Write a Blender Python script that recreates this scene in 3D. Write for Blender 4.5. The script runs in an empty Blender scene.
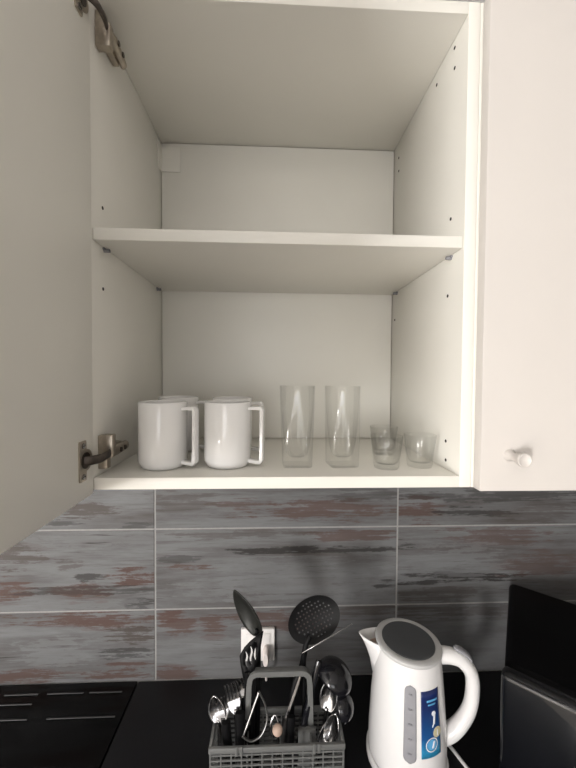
import bpy, bmesh, math, random
from mathutils import Vector, Matrix, noise as mnoise
from math import sin, cos, pi, radians as RAD

# ------------------------------------------------------------------ camera, light, exposure
scene = bpy.context.scene
COL = scene.collection
ZB = 1.486                     # underside of the wall cabinets
ZC = 0.900                     # top of the worktop
ZS = ZB + 0.018                # upper face of the cabinet floor
FPX = 349.8352
CAM = Vector((.2654, -.8588, ZB + .1732))
yaw, pit, rol = .0426, -.0271, .007
FW = Vector((sin(yaw)*cos(pit), cos(yaw)*cos(pit), sin(pit)))
_r = Vector((cos(yaw), -sin(yaw), 0)); _u = _r.cross(FW)
RT = _r*cos(rol) + _u*sin(rol); UP = _u*cos(rol) - _r*sin(rol)
cd = bpy.data.cameras.new('camera'); cam = bpy.data.objects.new('camera', cd); COL.objects.link(cam)
cd.sensor_fit = 'HORIZONTAL'; cd.sensor_width = 36; cd.lens = 36*FPX/576; cd.clip_start = .01
M = Matrix((RT, UP, -FW)).transposed().to_4x4(); M.translation = CAM
cam.matrix_world = M
scene.camera = cam

wd = bpy.data.worlds.new('world'); scene.world = wd; wd.use_nodes = True
wd.node_tree.nodes['Background'].inputs[0].default_value = (.75, .85, 1, 1)
wd.node_tree.nodes['Background'].inputs[1].default_value = 1.0

# room extents and the tall balcony window behind the camera on the left
RX0, RX1, RY0, RY1, RZ1 = -3.30, 1.42, -4.1, 0.0, 2.55
WX0, WX1, WZ0, WZ1 = -2.85, -2.00, .40, 1.80
VX0, VX1, VZ0, VZ1 = -1.05, .45, .85, 2.15      # added unseen window behind the camera, fills the cabinet interior with light

def area(name, loc, target, sx, sy, power, col):
    l = bpy.data.lights.new(name, 'AREA'); l.shape = 'RECTANGLE'; l.size = sx; l.size_y = sy
    l.energy = power; l.color = col
    o = bpy.data.objects.new(name, l); COL.objects.link(o); o.location = loc
    o.rotation_euler = (Vector(target)-Vector(loc)).to_track_quat('-Z', 'Y').to_euler()
    return o
area('window_daylight', ((WX0+WX1)/2, RY0+.02, (WZ0+WZ1)/2), ((WX0+WX1)/2, 0, (WZ0+WZ1)/2), WX1-WX0-.1, WZ1-WZ0-.1, 270, (1, .975, .95))
area('added_fill_light', ((VX0+VX1)/2, RY0+.02, (VZ0+VZ1)/2), ((VX0+VX1)/2, 0, (VZ0+VZ1)/2), VX1-VX0-.1, VZ1-VZ0-.1, 34, (1, .985, .97))  # added fill for the cabinet interior, no window known there
area('ceiling_lamp_light', (-.35, -1.75, RZ1-.115), (-.35, -1.75, 0), .34, .34, 4, (1, .92, .84))

vs = scene.view_settings
vs.view_transform = 'Standard'; vs.look = 'None'; vs.gamma = 1; vs.exposure = -0.52; vs.use_curve_mapping = False

def px(u, v, y):
    """point on the plane y = const seen at photo pixel (u, v)"""
    d = RT*((u-288)/FPX) - UP*((v-384)/FPX) + FW
    return CAM + d*((y-CAM.y)/d.y)

# ------------------------------------------------------------------ materials
def new_mat(name):
    m = bpy.data.materials.new(name); m.use_nodes = True
    nt = m.node_tree; return m, nt, nt.nodes['Principled BSDF']
def pmat(name, col, rough=.5, metal=0, spec=.5, var=.04, scale=40, bump=0.0, coat=0):
    m, nt, b = new_mat(name)
    n = nt.nodes.new('ShaderNodeTexNoise'); n.inputs['Scale'].default_value = scale; n.inputs['Detail'].default_value = 4
    tc = nt.nodes.new('ShaderNodeTexCoord'); nt.links.new(tc.outputs['Object'], n.inputs['Vector'])
    cr = nt.nodes.new('ShaderNodeValToRGB')
    cr.color_ramp.elements[0].position = .3; cr.color_ramp.elements[1].position = .7
    cr.color_ramp.elements[0].color = tuple(c*(1-var) for c in col)+(1,)
    cr.color_ramp.elements[1].color = tuple(min(1, c*(1+var)) for c in col)+(1,)
    nt.links.new(n.outputs['Fac'], cr.inputs['Fac']); nt.links.new(cr.outputs['Color'], b.inputs['Base Color'])
    b.inputs['Roughness'].default_value = rough; b.inputs['Metallic'].default_value = metal
    b.inputs['Specular IOR Level'].default_value = spec
    if coat: b.inputs['Coat Weight'].default_value = coat; b.inputs['Coat Roughness'].default_value = .05
    if bump:
        bp = nt.nodes.new('ShaderNodeBump'); bp.inputs['Strength'].default_value = bump; bp.inputs['Distance'].default_value = .001
        nt.links.new(n.outputs['Fac'], bp.inputs['Height']); nt.links.new(bp.outputs['Normal'], b.inputs['Normal'])
    return m
MAT = {}
MAT['laminate'] = pmat('white_laminate', (.85, .83, .772), .42, var=.012, scale=8)
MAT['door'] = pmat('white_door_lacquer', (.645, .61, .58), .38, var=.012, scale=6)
MAT['hole_shade'] = pmat('painted_hole_shade', (.03, .027, .024), .8)  # dark paint for the shade inside holes and slots
MAT['seam'] = pmat('seam_shadow_board', (.45, .42, .37), .8)
MAT['nickel'] = pmat('nickel_hinge', (.46, .41, .35), .32, 1, var=.12, scale=120)
MAT['nickel_dark'] = pmat('dark_hinge_steel', (.10, .085, .075), .4, 1, var=.15, scale=120)
MAT['plaster'] = pmat('white_plaster', (.84, .82, .79), .9, var=.02, scale=12, bump=.1)
MAT['plaster_grey'] = pmat('grey_plaster', (.30, .29, .28), .9, var=.02, scale=12, bump=.1)  # unseen right wall, darkened to cut bounce onto the open door
MAT['ceiling'] = pmat('ceiling_paint', (.88, .87, .86), .95, var=.01)
MAT['floor'] = pmat('oak_floor', (.46, .42, .37), .5, var=.15, scale=7)
MAT['grout'] = pmat('grey_grout', (.26, .255, .25), .9, var=.08, scale=90)
MAT['worktop'] = pmat('black_worktop', (.0065, .0066, .0078), .34, var=.25, scale=260, spec=.22)
MAT['hob'] = pmat('black_hob_glass', (.0018, .0018, .002), .12, spec=.2, var=.1)
MAT['louvre'] = pmat('black_enamel_louvre', (.010, .010, .011), .3, spec=.35)
MAT['ceramic'] = pmat('white_ceramic', (.88, .87, .86), .10, var=.008, scale=10, spec=.5)
MAT['plastic_white'] = pmat('white_plastic', (.72, .71, .71), .25, var=.01)
MAT['plastic_ring'] = pmat('pale_grey_plastic', (.50, .50, .50), .35, var=.02)
MAT['lid_grey'] = pmat('smoked_grey_plastic', (.062, .066, .07), .30, var=.04)
MAT['gauge'] = pmat('grey_gauge_window', (.27, .27, .29), .22, var=.06)
MAT['gauge_mark'] = pmat('gauge_marks', (.20, .20, .22), .4)
MAT['spout_in'] = pmat('spout_inside', (.42, .31, .25), .45)
MAT['basket'] = pmat('grey_basket_plastic', (.115, .117, .115), .5, var=.06)
MAT['black_plastic'] = pmat('black_nylon', (.0035, .0035, .004), .5, var=.1, spec=.13)
MAT['nylon'] = pmat('charcoal_nylon', (.013, .0135, .012), .4, var=.1, spec=.3)
MAT['black_gloss'] = pmat('black_glossy_nylon', (.007, .007, .009), .14, var=.1, spec=.4)
MAT['steel'] = pmat('stainless_steel', (.36, .355, .36), .18, 1, var=.06, scale=90)
MAT['steel_dull'] = pmat('brushed_steel', (.25, .25, .25), .3, 1, var=.08, scale=90)
MAT['wood'] = pmat('beech_wood', (.36, .26, .21), .5, var=.12, scale=60)
MAT['micro'] = pmat('black_casing', (.002, .002, .0024), .5, var=.1, spec=.08)
MAT['micro_glass'] = pmat('black_mirror_door', (.004, .0045, .006),   .05, var=.05, spec=.5)
MAT['socket'] = pmat('socket_white', (.78, .76, .75), .3, var=.01)
MAT['cream'] = pmat('cream_plug', (.74, .68, .66), .35, var=.02)
MAT['frame'] = pmat('window_pvc', (.8, .8, .8), .4, var=.01)
MAT['tag_yellow'] = pmat('sticker_beige', (.55, .50, .32), .5)
MAT['tag_white'] = pmat('sticker_white', (.70, .72, .78), .5)
MAT['tag_blue'] = pmat('sticker_light_blue', (.10, .35, .62), .4)

def glass_mat(name, tint, extra):
    m = bpy.data.materials.new(name); m.use_nodes = True; nt = m.node_tree; nt.nodes.clear()
    out = nt.nodes.new('ShaderNodeOutputMaterial')
    tr = nt.nodes.new('ShaderNodeBsdfTransparent'); tr.inputs[0].default_value = tint+(1,)
    gl = nt.nodes.new('ShaderNodeBsdfGlass'); gl.inputs['IOR'].default_value = 1.45; gl.inputs['Roughness'].default_value = 0.0
    gl.inputs['Color'].default_value = tint+(1,)
    gs = nt.nodes.new('ShaderNodeBsdfGlossy'); gs.inputs['Roughness'].default_value = .012
    lw = nt.nodes.new('ShaderNodeLayerWeight'); lw.inputs[0].default_value = .5
    pw = nt.nodes.new('ShaderNodeMath'); pw.operation = 'POWER'; pw.inputs[1].default_value = 5
    fr = nt.nodes.new('ShaderNodeMath'); fr.operation = 'MULTIPLY_ADD'; fr.inputs[1].default_value = .75; fr.inputs[2].default_value = .035
    nt.links.new(lw.outputs['Facing'], pw.inputs[0]); nt.links.new(pw.outputs[0], fr.inputs[0])
    m1 = nt.nodes.new('ShaderNodeMixShader'); m2 = nt.nodes.new('ShaderNodeMixShader')
    nt.links.new(fr.outputs[0], m1.inputs[0]); nt.links.new(tr.outputs[0], m1.inputs[1]); nt.links.new(gs.outputs[0], m1.inputs[2])
    m2.inputs[0].default_value = extra
    nt.links.new(m1.outputs[0], m2.inputs[1]); nt.links.new(gl.outputs[0], m2.inputs[2]); nt.links.new(m2.outputs[0], out.inputs[0])
    return m
MAT['glass'] = glass_mat('clear_glass', (.996, .998, .995), .07)
MAT['pane'] = glass_mat('window_glass', (.95, .97, .97), 0.0)

m, nt, b = new_mat('kettle_sticker')           # dark blue print running into cyan at the foot
tc = nt.nodes.new('ShaderNodeTexCoord'); sp = nt.nodes.new('ShaderNodeSeparateXYZ'); cr = nt.nodes.new('ShaderNodeValToRGB')
nt.links.new(tc.outputs['Generated'], sp.inputs[0]); nt.links.new(sp.outputs['Z'], cr.inputs[0]); nt.links.new(cr.outputs[0], b.inputs['Base Color'])
e = cr.color_ramp.elements; e[0].position = 0; e[0].color = (.03, .27, .48, 1); e[1].position = .75; e[1].color = (.010, .022, .10, 1)
q = e.new(.3); q.color = (.012, .075, .23, 1); b.inputs['Roughness'].default_value = .3
MAT['sticker'] = m

# -- weathered painted wood print on the wall tiles: strokes given as photo pixels on the wall plane
def tile_mat(name, strokes, seed):
    m, nt, b = new_mat(name); N = nt.nodes.new; L = nt.links.new
    geo = N('ShaderNodeNewGeometry')
    def noise(sx, sz, detail, off, rough=.6):
        mp = N('ShaderNodeMapping'); mp.inputs['Scale'].default_value = (sx, 1, sz); mp.inputs['Location'].default_value = (off*3.1, off*7.7, off*1.9)
        L(geo.outputs['Position'], mp.inputs['Vector'])
        t = N('ShaderNodeTexNoise'); t.inputs['Scale'].default_value = 1; t.inputs['Detail'].default_value = detail; t.inputs['Roughness'].default_value = rough
        L(mp.outputs[0], t.inputs['Vector']); return t.outputs['Fac']
    def math_(op, a, c=None, d=None, clamp=False):
        n = N('ShaderNodeMath'); n.operation = op; n.use_clamp = clamp
        for i, x in enumerate((a, c, d)):
            if x is None: continue
            if isinstance(x, (int, float)): n.inputs[i].default_value = x
            else: L(x, n.inputs[i])
        return n.outputs[0]
    def ramp(fac, stops):
        n = N('ShaderNodeValToRGB'); L(fac, n.inputs[0]); e = n.color_ramp.elements
        while len(e) < len(stops): e.new(.5)
        for el, (p, c) in zip(e, stops): el.position = p; el.color = tuple(c)+(1,)
        return n.outputs[0]
    def mix(fac, a, c):
        n = N('ShaderNodeMix'); n.data_type = 'RGBA'; L(fac, n.inputs[0])
        L(a, n.inputs[6])
        if isinstance(c, tuple): n.inputs[7].default_value = c+(1,)
        else: L(c, n.inputs[7])
        return n.outputs[2]
    sx = N('ShaderNodeSeparateXYZ'); L(geo.outputs['Position'], sx.inputs[0]); X, Z = sx.outputs[0], sx.outputs[2]
    n1 = noise(2.6, 22, 8, seed, .68); n2 = noise(4.2, 95, 7, seed+3.3, .68); n3 = noise(7, 170, 4, seed+5.1); n4 = noise(22, 70, 6, seed+9, .7)
    base = ramp(n1, [(.30, (.080, .072, .069)), (.44, (.112, .111, .113)), (.58, (.150, .152, .156)), (.72, (.124, .126, .130))])
    base = mix(math_('MULTIPLY', math_('SUBTRACT', n2, .50), 3.0, clamp=True), base, (.066, .058, .055))
    ragged = math_('MULTIPLY_ADD', n2, .62, math_('MULTIPLY', n4, .38))
    for (u0, v0, u1, v1, kind, st) in strokes:
        p0 = px(u0, v0, 0); p1 = px(u1, v1, 0); cx, cz = (p0.x+p1.x)/2, (p0.z+p1.z)/2
        a, c = abs(p1.x-p0.x)/2*1.25, abs(p1.z-p0.z)/2*1.45
        d = math_('ADD', math_('POWER', math_('ABSOLUTE', math_('MULTIPLY', math_('SUBTRACT', X, cx), 1/a)), 2.0),
                  math_('POWER', math_('ABSOLUTE', math_('MULTIPLY', math_('SUBTRACT', Z, cz), 1/c)), 2.0))
        k = math_('MULTIPLY', math_('SUBTRACT', math_('MULTIPLY_ADD', ragged, 9.5, -4.0), d), 2.2, clamp=True)
        k = math_('MULTIPLY', k, st)
        colr = {'r': (.084, .053, .046), 'b': (.068, .057, .052), 'd': (.036, .034, .033), 'l': (.162, .165, .170)}[kind]
        base = mix(k, base, colr)
    base = mix(math_('MULTIPLY', math_('SUBTRACT', n3, .64), 9, clamp=True), base, (.045, .04, .038))
    L(base, b.inputs['Base Color']); b.inputs['Roughness'].default_value = .5; b.inputs['Specular IOR Level'].default_value = .10
    bp = N('ShaderNodeBump'); bp.inputs['Strength'].default_value = .25; bp.inputs['Distance'].default_value = .001; L(n2, bp.inputs['Height']); L(bp.outputs[0], b.inputs['Normal'])
    return m

# ------------------------------------------------------------------ mesh helpers
def link(name, mesh, mat, parent=None, smooth=True, angle=35):
    o = bpy.data.objects.new(name, mesh); COL.objects.link(o)
    if mat: mesh.materials.clear(); mesh.materials.append(MAT[mat] if isinstance(mat, str) else mat)
    if parent is not None: o.parent = parent
    if smooth:
        mesh.shade_smooth()
        mesh.set_sharp_from_angle(angle=RAD(angle))
    return o
def fin(bm, name, mat, parent=None, smooth=True, angle=35):
    bmesh.ops.recalc_face_normals(bm, faces=bm.faces)
    me = bpy.data.meshes.new(name); bm.to_mesh(me); bm.free()
    return link(name, me, mat, parent, smooth, angle)
def box(bm, p0, p1, bev=0.0, seg=2, rot=None):
    """box between two corners, bevelled"""
    t = bmesh.new()
    bmesh.ops.create_cube(t, size=1)
    s = [abs(b-a) for a, b in zip(p0, p1)]; c = [(a+b)/2 for a, b in zip(p0, p1)]
    for v in t.verts: v.co = Vector((v.co.x*s[0], v.co.y*s[1], v.co.z*s[2]))
    if bev: bmesh.ops.bevel(t, geom=t.edges[:], offset=min(bev, min(s)*.49), segments=seg, profile=.5, affect='EDGES')
    for v in t.verts:
        if rot is not None: v.co = rot @ v.co
        v.co += Vector(c)
    me = bpy.data.meshes.new('t'); t.to_mesh(me); t.free(); bm.from_mesh(me); bpy.data.meshes.remove(me)
def obox(name, p0, p1, mat, parent=None, bev=.0015, seg=2, org=None):
    bm = bmesh.new()
    o = Vector(org) if org is not None else Vector((0, 0, 0))
    box(bm, Vector(p0)-o, Vector(p1)-o, bev, seg); return fin(bm, name, mat, parent)
def loft(bm, rings, cap0=True, cap1=True, closed=True):
    vv = [[bm.verts.new(p) for p in r] for r in rings]; n = len(vv[0])
    for a, b in zip(vv, vv[1:]):
        for i in range(n if closed else n-1):
            bm.faces.new((a[i], a[(i+1) % n], b[(i+1) % n], b[i]))
    if cap0: bm.faces.new(vv[0][::-1])
    if cap1: bm.faces.new(vv[-1])
    return vv
def ring(c, r, n=32, ax=None, ay=None, ph=0):
    ax = ax or Vector((1, 0, 0)); ay = ay or Vector((0, 1, 0)); c = Vector(c)
    return [c + ax*(r*cos(2*pi*i/n+ph)) + ay*(r*sin(2*pi*i/n+ph)) for i in range(n)]
def lathe(bm, prof, n=40, c=(0, 0, 0), cap0=True, cap1=True):
    loft(bm, [ring(Vector(c)+Vector((0, 0, z)), r, n) for r, z in prof], cap0, cap1)
def frames(pts):
    out = []; prev = None
    for i, p in enumerate(pts):
        t = (pts[min(i+1, len(pts)-1)]-pts[max(i-1, 0)]).normalized()
        if prev is None:
            a = Vector((0, 0, 1)) if abs(t.z) < .9 else Vector((1, 0, 0))
            x = a.cross(t).normalized()
        else: x = (prev - t*prev.dot(t)).normalized()
        prev = x; out.append((x, t.cross(x)))
    return out
def catmull(pts, k=8):
    pts = [Vector(p) for p in pts]; P = [pts[0]*2-pts[1]]+pts+[pts[-1]*2-pts[-2]]; out = []
    for i in range(1, len(P)-2):
        for j in range(k):
            t = j/k; a, b, c, d = P[i-1:i+3]
            out.append(.5*((2*b)+(c-a)*t+(2*a-5*b+4*c-d)*t*t+(3*b-a-3*c+d)*t**3))
    out.append(P[-2]); return out
def tube(bm, pts, r, n=10, sx=1.0, sy=1.0, hint=None, rad=None):
    pts = [Vector(p) for p in pts]; fr = frames(pts); rr = []
    for i, (p, (x, y)) in enumerate(zip(pts, fr)):
        if hint is not None:
            t = (pts[min(i+1, len(pts)-1)]-pts[max(i-1, 0)]).normalized()
            y = (hint - t*hint.dot(t)).normalized(); x = y.cross(t)
        k = rad(i/(len(pts)-1)) if rad else 1
        rr.append([p + x*(r*k*sx*cos(2*pi*j/n)) + y*(r*k*sy*sin(2*pi*j/n)) for j in range(n)])
    loft(bm, rr)
def empty(name, loc, rotz=0):
    o = bpy.data.objects.new(name, None); COL.objects.link(o); o.location = loc; o.rotation_euler.z = rotz
    o.empty_display_size = .03; return o
def tag(o, label, cat, group=None):
    o['label'] = label; o['category'] = cat
    if group: o['group'] = group
    return o
def struct(o): o['kind'] = 'structure'; return o
def copy_tree(o, parent=None):
    c = o.copy(); COL.objects.link(c); c.parent = parent
    for ch in o.children: copy_tree(ch, c)
    return c

# ------------------------------------------------------------------ the room
T = .12
wall = struct(obox('wall_back', (RX0, .0014, 0), (RX1, T, RZ1), 'grout', bev=0))
struct(obox('wall_right', (RX1, RY0, 0), (RX1+T, RY1+T, RZ1), 'plaster_grey', bev=0))
struct(obox('wall_left', (RX0-T, RY0, 0), (RX0, RY1+T, RZ1), 'plaster', bev=0))
bm = bmesh.new()
for p0, p1 in (((RX0-T, RY0-T, 0), (WX0, RY0, RZ1)), ((WX1, RY0-T, 0), (VX0, RY0, RZ1)), ((VX1, RY0-T, 0), (RX1+T, RY0, RZ1)), ((VX0, RY0-T, 0), (VX1, RY0, VZ0)), ((VX0, RY0-T, VZ1), (VX1, RY0, RZ1)), ((WX0, RY0-T, 0), (WX1, RY0, WZ0)), ((WX0, RY0-T, WZ1), (WX1, RY0, RZ1))):
    box(bm, p0, p1)
struct(fin(bm, 'wall_front', 'plaster'))
struct(obox('floor', (RX0-T, RY0-T, -.1), (RX1+T, RY1+T, 0), 'floor', bev=0))
struct(obox('ceiling', (RX0-T, RY0-T, RZ1), (RX1+T, RY1+T, RZ1+.1), 'ceiling', bev=0))
def window(name, x0, x1, z0, z1):
    win = struct(empty(name, ((x0+x1)/2, RY0-.06, z0)))
    bm = bmesh.new(); hw, hh = (x1-x0)/2, z1-z0
    for p0, p1 in (((-hw, -.03, 0), (-hw+.06, .03, hh)), ((hw-.06, -.03, 0), (hw, .03, hh)), ((-hw, -.03, 0), (hw, .03, .06)), ((-hw, -.03, hh-.06), (hw, .03, hh)), ((-.04, -.03, 0), (.04, .03, hh))):
        box(bm, p0, p1, .004)
    fin(bm, 'window_frame', 'frame', win)
    for s in (-1, 1):
        obox('pane', (min(s*.04, s*(hw-.06)), -.004, .06), (max(s*.04, s*(hw-.06)), .004, hh-.06), 'pane', win, bev=0)
window('window_1', WX0, WX1, WZ0, WZ1); window('added_fill_window', VX0, VX1, VZ0, VZ1)  # the second window is added for its fill light

# ceiling lamp in the middle of the room
lamp = tag(empty('ceiling_lamp', (-.35, -1.75, RZ1)), 'round white ceiling lamp in the middle of the kitchen ceiling', 'lamp')
bm = bmesh.new(); lathe(bm, [(.19, -.001), (.20, -.02), (.20, -.05), (.19, -.06)]); fin(bm, 'lamp_base', 'frame', lamp)
m, nt, b = new_mat('lit_diffuser'); b.inputs['Emission Color'].default_value = (1, .9, .78, 1); b.inputs['Emission Strength'].default_value = 3
bm = bmesh.new(); lathe(bm, [(.185, -.061), (.18, -.085), (.12, -.098), (.02, -.102)]); fin(bm, 'lamp_diffuser', m, lamp)

# wall tiles 600 x 200, stacked joints
TX0, TW, TZ0, TH, JT = -.0212, .602, ZB-.4082, .2005, .0042
STR = {
 (-1, 1): [(60, 503, 112, 518, 'b', .8), (45, 520, 85, 526, 'd', .6), (110, 495, 150, 505, 'l', .5), (118, 524, 150, 529, 'd', .5)],
 (-1, 0): [(-20, 546, 45, 566, 'b', .75), (55, 560, 85, 572, 'b', .6), (75, 572, 108, 581, 'd', .8), (106, 571, 158, 584, 'r', .95), (-20, 582, 32, 600, 'r', .9), (52, 586, 110, 599, 'r', .95), (20, 588, 160, 593, 'd', .55), (125, 600, 152, 608, 'd', .6), (20, 600, 120, 609, 'l', .5), (40, 535, 150, 550, 'l', .45)],
 (-1, -1): [(15, 613, 145, 626, 'r', .9), (108, 630, 155, 643, 'b', .9), (95, 649, 156, 657, 'd', .7), (-20, 670, 70, 679, 'r', .85), (88, 666, 158, 678, 'r', .85), (20, 630, 95, 665, 'l', .6)],
 (0, 1): [(215, 499, 270, 512, 'r', .6), (260, 503, 395, 517, 'r', .75), (160, 494, 215, 512, 'b', .5), (330, 490, 396, 500, 'd', .4)],
 (0, 0): [(236, 548, 330, 553, 'd', .95), (290, 547, 396, 552, 'd', .8), (158, 565, 215, 570, 'r', .8), (160, 556, 200, 562, 'd', .5), (310, 532, 396, 540, 'r', .7), (170, 532, 300, 538, 'b', .5), (215, 565, 390, 600, 'l', .55), (372, 580, 396, 586, 'd', .8), (180, 575, 240, 600, 'l', .4)],
 (0, -1): [(156, 610, 186, 620, 'r', .9), (164, 620, 198, 634, 'r', .8), (200, 618, 226, 636, 'r', .8), (240, 608, 330, 628, 'r', .75), (156, 668, 195, 680, 'r', .8), (160, 640, 240, 660, 'l', .4), (330, 606, 396, 614, 'b', .6)],
 (1, 1): [(395, 500, 445, 523, 'r', .8), (430, 507, 510, 515, 'd', .8), (399, 489, 580, 500, 'd', .55), (500, 505, 576, 520, 'b', .5)],
 (1, 0): [(445, 527, 545, 544, 'r', .6), (396, 572, 460, 583, 'd', .85), (440, 573, 520, 580, 'd', .95), (500, 555, 580, 575, 'r', .55), (396, 543, 420, 550, 'd', .7), (405, 545, 500, 572, 'l', .55), (399, 588, 470, 600, 'b', .5)],
 (1, -1): [(399, 606, 560, 616, 'b', .5), (420, 625, 560, 660, 'l', .4)],
}
bm = bmesh.new(); box(bm, (JT/2, 0, JT/2), (TW-JT/2, 0.0016, TH-JT/2), .0006, 1)
bmesh.ops.recalc_face_normals(bm, faces=bm.faces)
tile_me = bpy.data.meshes.new('tile'); bm.to_mesh(tile_me); bm.free(); tile_me.materials.append(None)
bm = bmesh.new(); box(bm, (JT/2, 0, ZC-(TZ0-TH)+.0005), (TW-JT/2, 0.0016, TH-JT/2), .0006, 1)
bmesh.ops.recalc_face_normals(bm, faces=bm.faces)
tile_cut = bpy.data.meshes.new('tile_cut'); bm.to_mesh(tile_cut); bm.free(); tile_cut.materials.append(None)
for i in range(-4, 3):
    for j in (-1, 0, 1):
        if TX0+i*TW < RX0 or TX0+(i+1)*TW > RX1+.4: continue
        o = bpy.data.objects.new('tile', tile_cut if j == -1 else tile_me); COL.objects.link(o); o.parent = wall
        o.location = (TX0+i*TW, 0, TZ0+j*TH)
        if i == 2: o.scale.x = (RX1-.002-(TX0+i*TW))/TW
        o.material_slots[0].link = 'OBJECT'
        o.material_slots[0].material = tile_mat('weathered_wood_tile', STR.get((i, j), [(100, 560, 300, 580, 'r', .6)]), i*2.7+j*5.3+11)

# ------------------------------------------------------------------ worktop, stove
top = obox('worktop', (-.062, -.62, ZC-.038), (RX1-.002, -.0006, ZC), 'worktop', bev=.003)
tag(top, 'black kitchen worktop under basket, kettle and microwave', 'worktop')

st = tag(empty('stove', (-.365, -.31, 0)), 'black glossy stove top with louvred rear vents next to the worktop', 'stove')
def sb(name, p0, p1, mat, par=None, bev=.002): return obox(name, p0, p1, mat, par or st, bev, org=(-.365, -.31, 0))
sb('body', (-.664, -.60, .0), (-.0645, -.0012, ZC-.012), 'louvre')
sb('glass_top', (-.664, -.615, ZC-.012), (-.0645, -.0012, ZC+.001), 'hob', bev=.002)
def louvre(x0, x1, y, w=.010, h=.0):
    bm = bmesh.new()
    tube(bm, [(x0, y, ZC+.0012), ((x0+x1)/2, y, ZC+.0015), (x1, y, ZC+.0012)], .0018, 12)
    for v in bm.verts: v.co -= Vector((-.365, -.31, 0))
    fin(bm, 'louvre', 'louvre', st)
for y, segs in ((-.030, ((-.36, -.284), (-.262, -.18), (-.165, -.09))), (-.055, ((-.36, -.282),)), (-.091, ((-.34, -.268), (-.226, -.08)))):
    for x0, x1 in segs: louvre(x0, x1, y)
for x0, x1 in ((-.655, -.55), (-.53, -.44)):
    for y in (-.03, -.055, -.091): louvre(x0, x1, y)
sb('oven_door', (-.655, -.62, .12), (-.073, -.601, .74), 'hob')
bm = bmesh.new(); tube(bm, [Vector((x, -.66, .70))-Vector((-.365, -.31, 0)) for x in (-.62, -.365, -.11)], .009, 12)
for x in (-.6, -.13): tube(bm, [Vector((x, -.66, .70))-Vector((-.365, -.31, 0)), Vector((x, -.615, .70))-Vector((-.365, -.31, 0))], .007, 10)
fin(bm, 'oven_handle', 'steel_dull', st)
sb('control_panel', (-.655, -.62, .75), (-.073, -.601, .875), 'micro')

# ------------------------------------------------------------------ wall cabinets
W, YF, YB, HT = .5547, -.3326, -.012, .7144
cab = tag(empty('wall_cabinet', (.277, -.17, ZB)), 'open white wall cabinet with middle shelf holding mugs and glasses', 'cabinet')
O = Vector((.277, -.17, ZB))
def cb(name, p0, p1, mat='laminate', par=None, bev=.0012):
    return obox(name, Vector(p0)+Vector((0, 0, ZB)), Vector(p1)+Vector((0, 0, ZB)), mat, par or cab, bev, org=O)
cb('side_panel', (-.018, YF, 0), (0, -.0012, HT+.018))
cb('side_panel', (W, YF, 0), (W+.018, -.0012, HT+.018))
cb('bottom_panel', (0, YF, 0), (W, -.0012, .018))
cb('top_panel', (0, YF, HT), (W, -.0012, HT+.018))
cb('back_panel', (.0012, YB, .0192), (W-.0012, -.0012, HT-.0012), bev=.0003)
SH = .3685
sh = cb('shelf', (.0009, YF+.0027, SH), (W-.0009, YB-.0014, SH+.018))
door = cb('door', (-.0165, YF-.002-.587, -.0045), (.0018, YF-.002, HT+.016), 'laminate', bev=.002)
# hanger bracket cover in the top left rear corner
bm = bmesh.new()
box(bm, Vector((.0003, YB-.0032, .646+ZB))-O, Vector((.045, YB-.0003, .705+ZB))-O, .0012)
side = [(-.0418, .662), (-.0418, .705), (YB-.003, .705), (YB-.003, .646), (-.030, .646)]
loft(bm, [[Vector((x, y, z+ZB))-O for y, z in side] for x in (.0003, .0024)])
fin(bm, 'hanger_cover', 'laminate', cab)
def disc(name, c, r, nrm, mat, par, h=.0006, org=O, n=14):
    bm = bmesh.new(); nrm = Vector(nrm); a = Vector((0, 0, 1)) if abs(nrm.z) < .9 else Vector((1, 0, 0))
    ax = a.cross(nrm).normalized(); ay = nrm.cross(ax); c = Vector(c)-org
    loft(bm, [ring(c-nrm*.0004, r, n, ax, ay), ring(c+nrm*h, r, n, ax, ay)]); return fin(bm, name, mat, par)
for y, z in ((-.2984, .4288), (-.2987, .3043)): disc('pin_hole_shade', (0, y, z+ZB), .0026, (1, 0, 0), 'hole_shade', cab)  # flat dark discs painted in as the shade of open holes
for y, z in ((-.2926, .7009), (-.2938, .6683), (-.2309, .6924), (-.0425, .6786), (-.0438, .648), (-.2904, .4297), (-.2853, .3055), (-.0321, .305), (-.288, .0639), (-.2892, .0322)):
    disc('pin_hole_shade', (W, y, z+ZB), .0026, (-1, 0, 0), 'hole_shade', cab)
for x0, s in ((0, 1), (W, -1)):
    for y in (-.2945, -.045):
        bm = bmesh.new(); c = Vector((x0, y, SH-.004+ZB))-O
        tube(bm, [c, c+Vector((s*.009, 0, 0))], .0028, 10); box(bm, c+Vector((min(0, s*.003), -.005, .0005)), c+Vector((max(0, s*.003), .005, .0039)), .0005, 1)
        fin(bm, 'shelf_pin', 'gauge', cab)

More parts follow.
